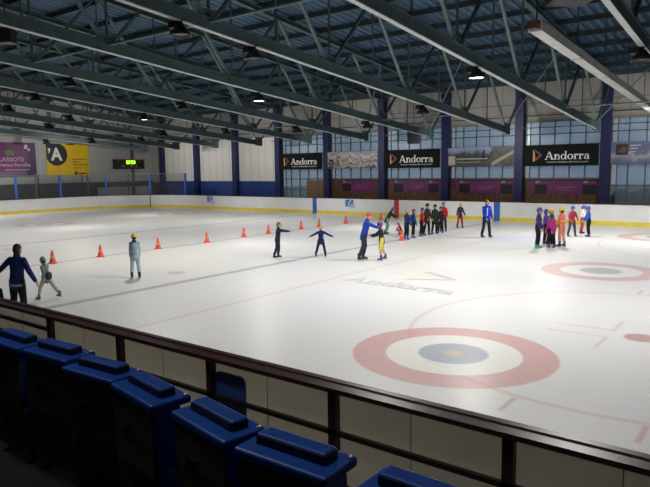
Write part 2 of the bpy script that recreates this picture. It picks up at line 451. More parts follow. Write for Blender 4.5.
# blue rounded panel standing behind the near boards
o = MB()
pts = []
for cx, cz, a0 in ((.17,.80,0),(-.17,.80,90),(-.17,.12,180),(.17,.12,270)):
    for j in range(6): a = R(a0+18*j); pts.append((cx+.08*math.cos(a), 0, cz+.10*math.sin(a)))
bp = thing('plastic_panel', 'dark blue rounded plastic panel standing against the cream near boards behind the seats', 'panel', (-5.22, Y0-.080, .05))
MB().prism(pts, (0,.025,0)).build('panel', mat('navy plastic', (.04,.10,.40), .4), bp)
MB().box(-.2,.2,-.005,.0,.44,.47).build('panel_rib', mat('navy plastic rib', (.02,.05,.20), .4), bp)
MB().box(-.15,.15,-.0,.03,-.06,.04).build('panel_foot', M_dark, bp)

# clear shield glass with blue posts on the left end boards
gl = thing('protective_glass', 'clear protective glass with blue posts standing on the left end boards', 'glass screen', (0,0,BH+.045))
def end_pt(t):          # t metres along the boards from the far side end of glass round to the left end
    tot = 2.0
    if t < 2.0: return (X0+RAD+2.0-t, Y1+.06, 0, 1)
    t -= 2.0; arc = RAD*PI/2
    if t < arc:
        a = PI/2 + t/RAD; return (X0+RAD+(RAD+.06)*math.cos(a), Y1-RAD+(RAD+.06)*math.sin(a), math.cos(a), math.sin(a))
    return (X0-.06, Y1-RAD-(t-arc), -1, 0)
posts_t = [1.9, 5.9, 9.9, 14.1, 18.0, 21.8, 25.4]
path = [end_pt(1.9 + .5*k) for k in range(51)]
MB().sweep(path, [(-.006,0),(-.006,1.95),(.006,1.95),(.006,0)]).build('glass_pane', M_clear, gl)
MB().sweep(path, [(-.015,1.94),(-.015,1.98),(.015,1.98),(.015,1.94)]).build('top_rail', mat('grey rail', (.16,.18,.2), .4), gl)
for t_ in posts_t:
    x, y, nx, ny = end_pt(t_); a = math.atan2(ny, nx)
    MB().box(-.08,.06,-.08,.08,0,1.98, Matrix.Translation((x,y,0)) @ Matrix.Rotation(a,4,'Z')).build('post', mat('bright blue post', (.035,.13,.50), .4), gl)
# mid posts, dark
for t_ in (7.9, 12.0, 16.05):
    x, y, nx, ny = end_pt(t_); a = math.atan2(ny, nx)
    MB().box(-.03,.03,-.04,.04,0,1.98, Matrix.Translation((x,y,0)) @ Matrix.Rotation(a,4,'Z')).build('joint', M_dark, gl)

# little blue posters stuck on the far boards
def poster(x, label):
    t = thing('poster', label, 'poster', (x, Y1-.006, 0))
    MB().box(-.42,.30,-.006,0,.62,1.12).build('sheet', mat('blue poster', (.06,.17,.50), .5), t)
    MB().box(.0,.42,-.008,-.0065,.52,.80).build('corner_print', mat('pale blue print', (.42,.50,.62), .5), t)
    MB().tube([(-.12,-.012,.72),(-.05,-.012,.95),(.06,-.012,1.03)], [.05,.05,.05], 8).build('emblem', M_wht, t)
poster(-41.15, 'small blue poster on the far boards below the left white wall panel')
poster(-26.0, 'small blue poster on the far boards between the blue and red line marks')

# ------------------------------------------------------------------ lettering helpers
GL = {}
def arc(cx, cy, ro, ri, a0, a1, n=10):
    out = []
    for k in range(n):
        a, b = R(a0+(a1-a0)*k/n), R(a0+(a1-a0)*(k+1)/n)
        out.append([(cx+ro[0]*math.cos(a),cy+ro[1]*math.sin(a)),(cx+ro[0]*math.cos(b),cy+ro[1]*math.sin(b)),
                    (cx+ri[0]*math.cos(b),cy+ri[1]*math.sin(b)),(cx+ri[0]*math.cos(a),cy+ri[1]*math.sin(a))])
    return out
def rect(x0,x1,y0,y1): return [[(x0,y0),(x1,y0),(x1,y1),(x0,y1)]]
GL['A'] = ([[(.03,0),(.10,0),(.37,.70),(.31,.70)], [(.29,.70),(.40,.70),(.69,0),(.54,0)]] + rect(.14,.52,.20,.26) + rect(-.03,.20,0,.04) + rect(.44,.76,0,.04), .74)
GL['n'] = (rect(.05,.17,0,.46)+rect(0,.23,0,.035)+rect(-.01,.1,.42,.46)+arc(.28,.28,(.18,.19),(.07,.13),0,180)+rect(.35,.46,0,.29)+rect(.29,.52,0,.035), .54)
GL['d'] = (arc(.23,.23,(.22,.24),(.11,.19),0,360,16)+rect(.36,.47,0,.72)+rect(.30,.40,.68,.72)+rect(.40,.53,0,.035), .55)
GL['o'] = (arc(.24,.23,(.24,.24),(.12,.19),0,360,18), .51)
GL['r'] = (rect(.05,.17,0,.46)+rect(0,.25,0,.035)+rect(-.01,.1,.42,.46)+arc(.27,.32,(.13,.14),(.07,.07),30,180)+rect(.26,.38,.33,.44), .40)
GL['a'] = (arc(.20,.14,(.19,.15),(.09,.11),0,360,14)+rect(.28,.40,.02,.32)+rect(.36,.46,0,.04)+arc(.22,.30,(.18,.16),(.08,.12),0,165), .49)
def word_polys(w):
    x = 0; out = []
    for ch in w:
        P, adv = GL[ch]; out += [[(px+x, py) for px, py in q] for q in P]; x += adv
    return out, x
def word_mb(w, width, T, hscale=1.0, lift=Vector((0,-.0001,0))):
    """word as flat faces mapped by T(u, v) -> 3D, scaled to a width"""
    P, adv = word_polys(w); s = width/adv; mb = MB()
    for i, q in enumerate(P):      # each stroke a hair above the last, so that overlaps do not fight
        t3 = [Vector(T(px*s, py*s*hscale)) for px, py in q]; off = lift*i
        mb.poly([p + Vector(off) if isinstance(off, tuple) else p + off for p in t3])
    return mb
def font_mb(body, size, T, bold=0, width=None):
    cu = bpy.data.curves.new('lettering', 'FONT'); cu.body = body; cu.size = size; cu.offset = bold; cu.resolution_u = 3
    ob = bpy.data.objects.new('lettering', cu); C.objects.link(ob)
    dg = bpy.context.evaluated_depsgraph_get(); me = bpy.data.meshes.new_from_object(ob.evaluated_get(dg))
    vs = [v.co.copy() for v in me.vertices]; fs = [tuple(p.vertices) for p in me.polygons]
    bpy.data.objects.remove(ob); bpy.data.curves.remove(cu); bpy.data.meshes.remove(me)
    mx = max(v.x for v in vs); mn = min(v.x for v in vs); s = width/(mx-mn) if width else 1
    mb = MB(); mb.add([T((v.x-mn)*s, v.y) for v in vs], fs); return mb

# lettering painted on the ice
tw = thing('ice_lettering', 'faint grey Andorra lettering with angular emblem painted on the ice', 'ice marking', (-10.75, 14.95, .006), R(-3))
word_mb('Andorra', 3.7, lambda u, v: (u, v, .001), .98, Vector((0,0,.00008))).build('word', mat('grey ice paint', (.53,.55,.55), .45), tw)
MB().poly([(1.2,1.25,0),(1.45,1.25,0),(1.35,2.65,0),(1.1,2.65,0)]).build('yellow_stroke', mat('pale yellow ice paint', (.74,.71,.54), .45), tw)
MB().poly([(1.25,2.70,0),(1.35,2.88,0),(2.75,2.1,0),(2.55,2.0,0)]).build('violet_stroke', mat('grey violet ice paint', (.50,.48,.53), .45), tw)
MB().poly([(1.45,1.25,0),(1.55,1.42,0),(2.75,2.1,0),(2.65,1.92,0)]).build('red_stroke', mat('pale red ice paint', (.66,.48,.46), .45), tw)

# ------------------------------------------------------------------ banners on the far wall
YB = YW-.50
M_bblack = mat('black banner', (.007,.008,.009), .75, 0, .15, 2, .2)
def banner_andorra(xl, xr, label):
    t = thing('banner', label, 'banner', (xl, YB, 3.40), 0, 'black Andorra banners')
    w = xr-xl; h = 1.32
    MB().box(0,w,0,.03,0,h).build('sheet', M_bblack, t)
    T = lambda u, v: (w*.29+u, -.004, .40+v)
    word_mb('Andorra', w*.60, T, .95).build('lettering', mat('white lettering', (.85,.87,.86), .5), t)
    font_mb('www.visitandorra.com', .17, lambda u, v: (w*.31+u, -.004, .20+v), .004, w*.56).build('small_lettering', mat('grey lettering', (.42,.43,.43), .5), t)
    L = lambda *p: [(w*.12+a*.62, -.004, .28+b*.80) for a, b in p]
    MB().poly(L((0,0),(.16,.06),(.16,.72),(0,.98))).build('logo_yellow', mat('logo yellow', (.70,.50,.05), .5), t)
    MB().poly(L((.2,.98),(.2,.80),(.72,.50),(.92,.56))).build('logo_violet', mat('logo violet', (.12,.05,.13), .5), t)
    MB().poly(L((.16,.02),(.9,.46),(.75,.56),(.28,.25),(.28,.55),(.2,.45))).build('logo_red', mat('logo red', (.35,.03,.05), .5), t)
banner_andorra(COLX[4]+.45, COLX[3]-.30, 'black Andorra banner between the two rightmost blue columns')
banner_andorra(COLX[6]+.28, COLX[5]-.32, 'black Andorra banner between the third and fourth columns from the right, middle of the three')
banner_andorra(COLX[8]+.30, COLX[7]-.30, 'black Andorra banner beside the white wall panels, leftmost of the three')

def picture(name, kind):
    t = NT(name); g = t.coords('Generated'); s = t.xyz(g); u, v = s[0], s[2]
    n = t.noise(g, 1.5, 5, .6, (3.8,1,1)); n2 = t.noise(g, 3.2, 4, .6, (3.5,1,1))
    hill = t.math('ADD', v, t.math('MULTIPLY', t.math('SUBTRACT', n, .5), 1.5 if kind == 'snow' else .9))
    if kind == 'valley':
        base = t.ramp(hill, [(.0,(.04,.05,.04)),(.3,(.10,.10,.075)),(.48,(.03,.04,.035)),(.66,(.06,.08,.10)),(.76,(.20,.24,.36)),(.95,(.32,.36,.54))])
        right = t.math('SUBTRACT', 1, t.below(u, .68, .02))
        base = t.mix(t.math('MULTIPLY', right, .85), base, t.ramp(n2, [(.3,(.04,.045,.035)),(.7,(.15,.14,.11))]))
        d = t.math('ABSOLUTE', t.math('SUBTRACT', v, t.math('MULTIPLY', t.math('SUBTRACT', u, .62), 1.9)))
        base = t.mix(t.math('MULTIPLY', t.below(d, .09, .04), right), base, (.40,.37,.31))
    elif kind == 'snow':
        base = t.ramp(hill, [(.02,(.10,.07,.06)),(.18,(.50,.48,.46)),(.34,(.12,.085,.075)),(.46,(.60,.59,.58)),(.58,(.22,.18,.17)),(.70,(.62,.61,.61)),(.85,(.36,.36,.38))])
        base = t.mix(t.math('MULTIPLY', t.band(n2,.52,.57,.02), .45), base, (.28,.09,.07))
    else:
        base = t.ramp(hill, [(.0,(.10,.12,.18)),(.25,(.16,.19,.28)),(.45,(.36,.38,.46)),(.55,(.14,.17,.28)),(.75,(.10,.13,.27)),(.95,(.13,.16,.32))])
    t.l.new(base, t.p.inputs['Base Color']); t.p.inputs['Roughness'].default_value = .5; return t.m
def banner_picture(xl, xr, kind, label):
    t = thing('banner', label, 'banner', (xl, YB+.02, 3.42)); w = xr-xl; h = 1.30
    MB().box(0,w,0,.03,0,h).build('sheet', picture(kind+' picture', kind), t)
    if kind == 'valley':
        MB().box(.05,.55,-.006,0,.12,.74).build('label_square', mat('cream square', (.52,.48,.42), .5), t)
        MB().box(.65,w*.62,-.006,0,.50,.58).box(.65,w*.5,-.006,0,.30,.33).build('print_line', mat('pale print', (.5,.48,.44), .5), t)
        MB().box(2.55,2.68,-.006,0,.56,1.12).box(2.48,2.75,-.006,0,.56,.72).build('tower', M_dark, t)
    elif kind == 'snow':
        MB().box(.12,.58,-.006,0,.10,.72).build('label_square', mat('brown black square', (.03,.022,.02), .5), t)
        MB().box(.18,.52,-.008,-.006,.2,.3).box(.24,.46,-.008,-.006,.42,.54).build('print_line', mat('grey print', (.3,.3,.3), .5), t)
        MB().tube([(.85,-.012,.1),(.9,-.012,.6),(.98,-.012,1.0)],[.07,.10,.06],8).build('figure_print', mat('yellow brown print', (.30,.22,.08), .5), t)
    else:
        MB().box(.28,.95,-.006,0,.56,1.2).build('label_square', mat('dark brown square', (.035,.022,.02), .5), t)
        MB().poly([(.34,-.009,.72),(.6,-.009,1.0),(.86,-.009,1.05),(.86,-.009,.72)]).build('label_emblem', mat('brown emblem', (.16,.08,.05), .5), t)
        MB().box(1.05,1.6,-.006,0,1.06,1.14).box(1.05,1.45,-.006,0,.9,.97).box(1.05,1.35,-.006,0,.72,.78).build('print_line', mat('pale print', (.5,.5,.55), .5), t)
banner_picture(COLX[3]+.35, COLX[2]-.30, 'ski slope', 'blue snow slope picture banner at the right edge beyond the last column')
banner_picture(COLX[5]+.28, COLX[4]-.30, 'valley', 'mountain valley picture banner between two black Andorra banners on the right')
banner_picture(COLX[7]+.25, COLX[6]-.30, 'snow', 'snowy peaks picture banner between the leftmost and middle black Andorra banners')

def tarp(xl, xr, squares, label):
    t = thing('purple_banner', label, 'banner', (xl, YW-.031, 1.60)); w = xr-xl
    MB().box(0,w,0,.03,0,.93).build('sheet', mat('purple banner', (.155,.024,.125), .5, 0, .2, 1.5), t)
    MB().box(0,w,-.004,0,.86,.93).build('edge', mat('dark purple edge', (.02,.008,.02), .5), t)
    for f in squares:
        MB().box(w*f-.40,w*f+.40,-.006,0,.03,.62).build('dark_square', mat('dark maroon square', (.014,.010,.014), .5), t)
        MB().box(w*f-.34,w*f-.10,-.006,0,.72,.86).build('emblem', mat('pale emblem', (.34,.28,.32), .5), t)
        MB().box(w*f-.05,w*f+.45,-.006,0,.74,.79).build('small_print', mat('dusty print', (.24,.10,.20), .5), t)
    MB().box(w*.38,w*.66,-.006,0,.42,.50).box(w*.42,w*.6,-.006,0,.28,.34).build('print_line', mat('dusty print', (.24,.10,.20), .5), t)
tarp(COLX[4]+.75, COLX[3]-.25, (.15,.85), 'purple banner with two dark squares under the rightmost Andorra banner')
tarp(COLX[5]+.7, COLX[4]-.25, (.15,.85), 'purple banner with two dark squares under the mountain valley picture')
tarp(COLX[6]+.75, COLX[5]-.35, (.13,.83), 'purple banner with two dark squares under the middle Andorra banner')
tarp(COLX[7]+1.35, COLX[6]-.85, (.14,), 'purple banner with one dark square under the snowy peaks picture')

# end wall banners (facing the ice, +x)
def wall_thing(name, label, y, z, cat): return thing(name, label, cat, (XW+.004, y, z), R(90))   # local x runs along +y, local -y points into the hall
t = wall_thing('purple_banner', 'purple and violet billboard with pale lettering on the left end wall beside the yellow one', 24.15, 3.1, 'billboard')
def grad():
    q = NT('purple billboard'); g = q.coords('Generated'); s = q.xyz(g)
    b = q.ramp(s[2], [(0,(.16,.12,.15)),(.14,(.15,.09,.14)),(.2,(.145,.018,.115)),(1,(.10,.012,.095))])
    b = q.mix(q.math('SUBTRACT', 1, q.below(q.math('ADD', s[0], q.math('MULTIPLY', q.noise(g,2,2), .2)), .90, .03)), b, (.04,.008,.075)); q.l.new(b, q.p.inputs['Base Color']); return q.m
MB().box(0,3.6,-.05,0,0,2.9).build('sheet', grad(), t)
font_mb('LARSOTE', .5, lambda u, v: (.45+u, -.056, 1.30+v), .012, 2.1).build('title_lettering', mat('pale pink lettering', (.42,.30,.38), .5), t)
font_mb('naturlandia', .42, lambda u, v: (.4+u, -.056, .88+v), .008, 2.7).build('subtitle_lettering', mat('pale pink lettering', (.42,.30,.38), .5), t)
MB().box(.9,3.0,-.056,-.05,.55,.62).build('print_line', mat('pale pink lettering', (.42,.30,.38), .5), t)
MB().tube([(.98,-.055,1.95),(1.35,-.055,2.1),(1.72,-.055,1.95)],[.20,.26,.20],10,(0,0,1),.1).build('emblem', mat('olive emblem', (.14,.16,.08), .5), t)
MB().box(2.62,2.92,-.056,-.05,2.38,2.72).box(2.94,3.12,-.056,-.05,2.2,2.4).build('white_emblem', mat('pale emblem square', (.5,.46,.5), .5), t)
t = wall_thing('yellow_billboard', 'yellow billboard with black disc and white letter A on the left end wall', 28.7, 3.05, 'billboard')
W_ = 4.15
MB().box(0,W_,-.05,0,0,2.95).build('sheet', mat('yellow billboard', (.70,.45,.008), .5, 0, .08, 1), t)
dc = []
cxx, czz, rr_ = .98, 1.98, 1.02
for j in range(48):
    a = 2*PI*j/48; dc.append((max(.02,cxx+rr_*math.cos(a)), -.055, min(2.94, czz+rr_*math.sin(a)*.99)))
MB().poly(dc).poly([(.02,-.0552,2.0),(.02,-.0552,2.94),(.98,-.0552,2.94),(.98,-.0552,2.0)]).build('black_disc', mat('black disc', (.012,.012,.013), .5), t)
font_mb("A", 1.5, lambda u, v: (.42+u, -.062, 1.48+v*1.02), .05, 1.1).build('letter', M_wht, t)
MB().poly([(.20,-.062,2.52),(.40,-.062,2.52),(.40,-.062,2.28),(.26,-.062,2.06),(.20,-.062,2.10),(.27,-.062,2.28),(.20,-.062,2.28)]).build('apostrophe', M_wht, t)
for j, (zz, l) in enumerate(((1.50,1.35),(1.27,.62),(1.02,1.30),(.72,.60))):
    mb = MB(); uu = 2.55
    rj = random.Random(j)
    while uu < 2.55+l: w2 = rj.uniform(.06,.16); mb.box(uu,uu+w2,-.056,-.045,zz,zz+.09); uu += w2+.045
    mb.build('small_print', mat('dark print', (.09,.06,.01), .5), t)
MB().poly([(2.78+.18*math.cos(2*PI*j/20),-.056,.26+.18*math.sin(2*PI*j/20)) for j in range(20)]).box(3.05,3.75,-.056,-.05,.2,.32).build('round_emblem', mat('dark print', (.09,.06,.01), .5), t)
MB().box(2.0,2.75,-.056,-.05,2.84,2.95).build('top_print', mat('dark print', (.09,.06,.01), .5), t)
# scoreboard
t = wall_thing('scoreboard', 'black electronic scoreboard with glowing yellow green digits on the left end wall', 35.4, 3.70, 'scoreboard')
MB().box(0,3.5,-.25,0,0,.92).build('case', M_black, t, False, .02)
M_led = mat('green led', (.45,1.0,.03), .5, 0, 0, 5, .2, 2.2)
seg = MB()
def digit(mb, x, z, s, on):
    S = {'a':(0,1,1,1),'b':(1,.5,1,1),'c':(1,0,1,.5),'d':(0,0,1,0),'e':(0,0,0,.5),'f':(0,.5,0,1),'g':(0,.5,1,.5)}
    for k in on:
        u0,v0,u1,v1 = S[k]; mb.beam((x+u0*s*.6,-.256,z+v0*s),(x+u1*s*.6,-.256,z+v1*s),.012,s*.24,(0,0,1) if v0==v1 else (1,0,0))
for j, on in enumerate(('abcdef','abged','abcdef','abcfgd')):
    digit(seg, 1.42+j*.24+(.08 if j>1 else 0), .50, .28, on)
seg.build('digits', M_led, t)
sm_ = MB()
for uu in (.85,1.05,1.9,2.1,2.5): sm_.box(uu,uu+.12,-.256,-.25,.22,.32)
sm_.build('small_digits', mat('dim yellow led', (.30,.32,.08), .5, 0, 0, 5, .2, .25), t)
MB().box(.2,.7,-.256,-.25,.70,.76).box(2.75,3.2,-.256,-.25,.70,.76).box(.3,3.2,-.256,-.25,.08,.12).build('print_line', mat('dim print', (.12,.12,.06), .5), t)

# ------------------------------------------------------------------ roof trusses
TX = [-8.98 - 5.19*k for k in range(-3, 9)]
bn = [37 - 6*k for k in range(8) if 37-6*k > -5.5]
tn = [40] + [34 - 6*k for k in range(7) if 34-6*k > -5.5]
def truss_proto():
    t = thing('roof_truss', 'x', 'roof truss', (0,0,0), 0, 'roof trusses')
    a, b = (0,37.25,zbot(37.25)), (0,-5.9,zbot(-5.9))
    mb = MB(); mb.beam(a, b, .05, .34, (0,0,1))
    up = Vector((0,0,.17))
    mb.beam(a, b, .12, .40, (0,0,1)); mb.beam(Vector(a)+up, Vector(b)+up, .20, .03); mb.build('bottom_chord', M_steel, t)
    mb = MB().beam(Vector(a)-up*1.2, Vector(b)-up*1.2, .17, .03); mb.build('bottom_flange', mat('steel flange lit tone', (.46,.50,.48), .5), t)  # pale colour stands for light bounced up from the ice
    a, b = (0,40,ztop(40)), (0,-5.9,ztop(-5.9))
    MB().beam(a, b, .06, .22).beam(Vector(a)+Vector((0,0,.1)), Vector(b)+Vector((0,0,.1)), .24, .03).beam(Vector(a)-Vector((0,0,.1)), Vector(b)-Vector((0,0,.1)), .24, .03).build('top_chord', M_steel, t)
    MB().box(-.15,.15,36.75,37.3,zbot(37)-.26,zbot(37)+.34).build('end_plate', M_steel, t)
    for y in bn:
        MB().box(-.03,.03,y-.32,y+.32,zbot(y)+.02,zbot(y)+.42).build('gusset', M_steel, t)
        for y2 in (y-3, y+3):
            if y2 < -5.6: continue
            MB().beam((0,y + (y2-y)*.05,zbot(y)+.1),(0,y2,ztop(y2)),.10,.12,(1,0,0)).build('strut', M_steel_lt if y2 < y else M_steel, t)  # struts leaning to the near side are paler: lit faces put into colour
        if y - 3 > -5.6: MB().beam((0,y-3,zbot(y-3)),(0,y-3,ztop(y-3)),.05,.05,(1,0,0)).build('strut', M_steel, t)
        if y < 36: MB().beam((0,y,zbot(y)),(0,y,ztop(y)),.07,.07,(1,0,0)).build('strut', M_steel, t)
    return t
TP = truss_proto()
def tl(i):
    if i < 3: return 'teal steel roof truss beyond the right edge, %s' % ('third from the right wall', 'second', 'first')[0 if i==0 else 1 if i==1 else 2]
    w = ['ending at the rightmost blue column','ending at the second column from the right','ending at the third column from the right','ending at the fourth column from the right','ending at the fifth column from the right','ending above the column nearest the windows','ending above the middle of the white wall panels','ending above the leftmost white wall panel','last before the end wall with the billboards'][i-3]
    return 'teal steel roof truss with zigzag struts ' + w
tlab = ['teal steel roof truss farthest right, out of view', 'teal steel roof truss out of view on the right', 'teal steel roof truss with pale underside crossing the upper right corner'] + [tl(i) for i in range(3, 12)]
for i, x in enumerate(TX):
    o = TP if i == 0 else copy_tree(TP)
    o.location = (x, 0, 0); o['label'] = tlab[i]
# ties and sway braces between the trusses
pos = ['at the right edge','between the two rightmost columns','left of the rightmost Andorra banner','above the mountain picture','above the middle Andorra banner','above the snowy picture','above the leftmost Andorra banner','above the first white panel','above the second white panel','above the third white panel','by the end wall']
for i in range(2, 11):
    x0, x1 = TX[i], TX[i+1]
    for y, w in ((13,'near'),(31,'far')):
        if w == 'far' and i % 2: continue
        o = MB().tube([(x0-.05,y,zbot(y)+.05),(x1+.05,y,zbot(y)+.05)], [.045,.045], 8, cap=False).build('tie_rod', M_steel_lt)
        tag(o, 'thin %s tie rod between roof trusses, %s' % ('nearer' if w=='near' else 'farther', pos[i-2]), 'roof brace', 'tie rods between trusses')
    if i < 7:
        o = MB().tube([(x1+.05,36.8,zbot(36.8)+.15),(x0-.05,31.0,ztop(31.0)-.1)], [.035,.035], 8, cap=False).build('sway_brace', M_steel_lt)
        tag(o, 'thin slanting brace between roof trusses, %s' % pos[i-2], 'roof brace', 'sway braces between trusses')

# pale duct beside the rightmost truss
t = thing('air_duct', 'pale grey air duct hanging under the roof beside the truss at upper right', 'duct', (-6.0,0,0))
p0, p1 = Vector((0,17.7,7.28)), Vector((0,37.6,6.18))
pts = [p0.lerp(p1, k/5) + Vector(((.0,.05,-.04,.03,-.03,0)[k],0,(0,-.03,.03,-.02,.02,0)[k])) for k in range(6)]
mb = MB()
for k in range(5): mb.beam(pts[k], pts[k+1] + (pts[k+1]-pts[k]).normalized()*.02, .35, .28)
mb.build('duct_body', M_duct, t)
for k in range(6): MB().beam(pts[k]-Vector((0,.03,0)), pts[k]+Vector((0,.03,0)), .39, .32).build('flange', M_duct, t)
MB().beam(p0-Vector((0,.25,0)), p0, .28, .22).build('end_cover', mat('rusty brown', (.10,.055,.035), .7), t)
for k in range(5): MB().beam(pts[k]+Vector((0,.1,.1)), (0, pts[k].y+.1, ztop(pts[k].y)+.15), .03, .03, (1,0,0)).build('hanger', M_dark, t)

# floodlights hung on the trusses
lamp_lit = mat('lit lamp lens', (1.0,.97,.90), .3, 0, 0, 5, .3, 14)
lamp_off = mat('unlit lamp lens', (.05,.05,.05), .2)
def lamp(ti, y, lit, label, dx=0):
    z = zbot(y) - .19
    t = thing('floodlight', label, 'lamp', (TX[ti]+dx, y, z), 0, 'floodlights on the trusses')
    MB().lathe([(.02,-.10),(.12,-.12),(.16,-.2),(.29,-.34),(.33,-.43),(.30,-.43),(.27,-.35),(.12,-.22)], 20).build('shade', M_dark, t, True)
    MB().box(-.05,.05,-.05,.05,-.12,0).box(-.20,.20,-.03,.03,-.03,.0).build('bracket', M_dark, t)
    MB().box(-.34,-.06,-.16,.16,-.20,-.02).build('gear_box', M_dark, t)
    MB().lathe([(.05,-.34),(.26,-.37),(.26,-.395),(.05,-.41)], 20).build('lens', lamp_lit if lit else lamp_off, t, True)
    return t
LIT = {(3,20.6), (5,20.6), (7,22.1)}
lampdesc = {3:'rightmost full truss', 4:'second truss from the right column', 5:'third truss from the right column', 6:'fourth truss from the right column', 7:'fifth truss from the right column', 8:'sixth truss', 9:'seventh truss', 10:'eighth truss', 11:'last truss by the end wall', 2:'truss in the upper right corner'}
LAMPS = [(2,20.6,'middle'),(2,29.5,'far'),(3,20.6,'middle'),(4,11.9,'nearest'),(4,14.9,'near'),(4,26.4,'far'),(5,20.6,'middle'),(5,29.5,'far')]
for ti in range(6, 12): LAMPS += [(ti,14.6+(ti%3)*1.2,'near'),(ti,20.6+(ti%2)*1.5,'middle'),(ti,29.5-(ti%3),'far')]
for ti, y, w in LAMPS:
    lit = (ti, y) in LIT
    lamp(ti, y, lit, '%s dark domed floodlight under the %s, %s position' % ('glowing' if lit else 'unlit', lampdesc[ti], w))

# loudspeakers
def speaker(loc, rz, s, label):
    t = thing('loudspeaker', label, 'loudspeaker', loc, rz)
    MB().box(-.45*s,.45*s,-.35*s,.35*s,-.42*s,.42*s).build('cabinet', M_black, t, False, .02)
    MB().box(-.40*s,.40*s,-.37*s,-.35*s,-.37*s,.37*s).build('grille', mat('speaker grille', (.03,.03,.032), .7), t)
    MB().box(-.02,.02,-.02,.02,.42*s,ztop(loc[1])+.34-loc[2]).box(-.4*s,.4*s,-.03,.03,.40*s,.46*s).build('bracket', M_dark, t)
speaker((-20.2,36.3,5.37), R(30), .9, 'black box loudspeaker hanging by the truss ends above the middle Andorra banner')
speaker((-5.05,17.5,8.2), R(37), 1.2, 'black box loudspeaker hanging under the roof at the top edge, right of the duct')
speaker((-20.6,10.1,7.8), R(30), .55, 'black box loudspeaker hanging at the far left of the roof')

# ------------------------------------------------------------------ spectator seats
seat = thing('stadium_seat', 'x', 'seat', (0,0,0), 0, 'blue seats in the front row')
def rr_poly(x0,x1,z0,z1,r,y):
    out = []
    for cx, cz, a0 in ((x1-r,z1-r,0),(x0+r,z1-r,90),(x0+r,z0+r,180),(x1-r,z0+r,270)):
        for j in range(5): a = R(a0+22.5*j); out.append((cx+r*math.cos(a), y, cz+r*math.sin(a)))
    return out
# origin on the tier floor; near face (towards the viewer) at y = 0, ledge top at z = .85
MB().prism(rr_poly(.02,.47,.44,.82,.05,.014), (0,.15,0)).build('backrest_shell', M_seatblue, seat)
MB().prism(rr_poly(.02,.47,.435,.80,.06,0), (0,.014,0)).build('back_panel', M_seatback, seat)
MB().box(0,.485,-.01,.225,.80,.845).build('top_ledge', M_seatblue, seat, False, .012)
MB().box(.06,.425,.075,.165,.840,.892).build('raised_bar', M_seatblue, seat, False, .010)
MB().box(.064,.421,.070,.0745,.843,.884).box(.4255,.429,.080,.160,.843,.884).build('bar_shade_strip', M_black, seat)  # thin black strips stand in for shade on the bar's sides
MB().prism(rr_poly(.03,.46,.06,.42,.05,.042), (0,.12,0)).build('seat_pan', M_seatblue, seat)
MB().prism(rr_poly(.025,.465,.06,.42,.06,.028), (0,.014,0)).build('pan_cover', M_seatback, seat)
for zz, yy in ((.62,-.003),(.24,.025)):
    lg = MB().tube([(.12,yy,zz-.02),(.16,yy,zz+.03),(.22,yy,zz+.035)], [(.004,.012),(.004,.02),(.003,.008)], 8, (0,1,0))
    T = lambda u, v, zz=zz, yy=yy: (.17+u, yy-.001, zz-.05+v)
    f = font_mb('EMA', .10, T, .002, .2); lg.add(f.v, f.f); lg.build('faded_print', M_seatlogo, seat)
MB().lathe([(.0,0),(.014,0),(.014,.006),(.009,.007),(.008,.002),(.0,.002)], 14, (.465,.195,.845)).build('hinge_bolt', M_chrome, seat, True)
for sx in (.06,.40): MB().box(sx,sx+.05,.07,.13,0,.10).build('foot', M_dark, seat)
SE = [((-4.57,1.93),(-4.07,1.93)),((-4.05,1.94),(-3.53,1.97)),((-3.47,1.89),(-2.99,1.92)),((-2.97,1.90),(-2.45,1.81)),((-2.37,1.84),(-1.91,1.75)),((-1.83,1.74),(-1.34,1.75)),((-1.22,1.75),(-.72,1.75))]
sl = ['first of the row, cut by the left edge','second of the row from the left edge','third of the row from the left edge','fourth of the row, turned slightly to the right','fifth of the row, before the blue panel','sixth of the row, large in the middle foreground','seventh of the row, only its top showing']
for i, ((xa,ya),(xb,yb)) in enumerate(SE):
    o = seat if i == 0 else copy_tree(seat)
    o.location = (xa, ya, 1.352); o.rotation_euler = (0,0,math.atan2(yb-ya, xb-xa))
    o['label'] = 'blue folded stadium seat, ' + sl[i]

# ------------------------------------------------------------------ traffic cones
cone = thing('traffic_cone', 'x', 'cone', (0,0,0), 0, 'orange cones on the ice')
M_or = mat('orange cone plastic', (.72,.085,.035), .5, 0, .1, 10)
MB().lathe([(.125,.03),(.12,.04),(.09,.16),(.058,.34),(.032,.49),(.022,.50),(.018,.47)], 18).build('cone_body', M_or, cone, True)
MB().prism([(.17*math.cos(R(45*k+22.5)),.17*math.sin(R(45*k+22.5)),0) for k in range(8)], (0,0,.03)).build('base_plate', M_or, cone)
MB().lathe([(.0915,.16),(.068,.29),(.066,.29),(.0895,.16)], 18).build('collar_band', mat('pale cone band', (.75,.22,.12), .5), cone, True)
CO = [(-21.9,11.85),(-21.95,13.89),(-22.02,16.76),(-21.97,19.55),(-22.11,22.16),(-22.15,24.06),(-22.2,26.87),(-22.1,28.42),(-22.1,31.15),(-21.5,34.3),(-14.47,24.93)]
cl = ['nearest of the row, behind the striding child','second of the row from the left','third of the row, right of the yellow helmet','fourth of the row from the left','fifth of the row from the left','sixth of the row, beside the child reaching forward','seventh of the row, between the two navy children','eighth of the row, below the blue board mark','ninth of the row, second farthest','tenth of the row, farthest, by the bending skater','apart from the row, at the waiting group']
for i, (x, y) in enumerate(CO):
    o = cone if i == 0 else copy_tree(cone)
    o.location = (x, y, 0); o.rotation_euler = (0,0,i*.4); o['label'] = 'orange traffic cone, ' + cl[i]

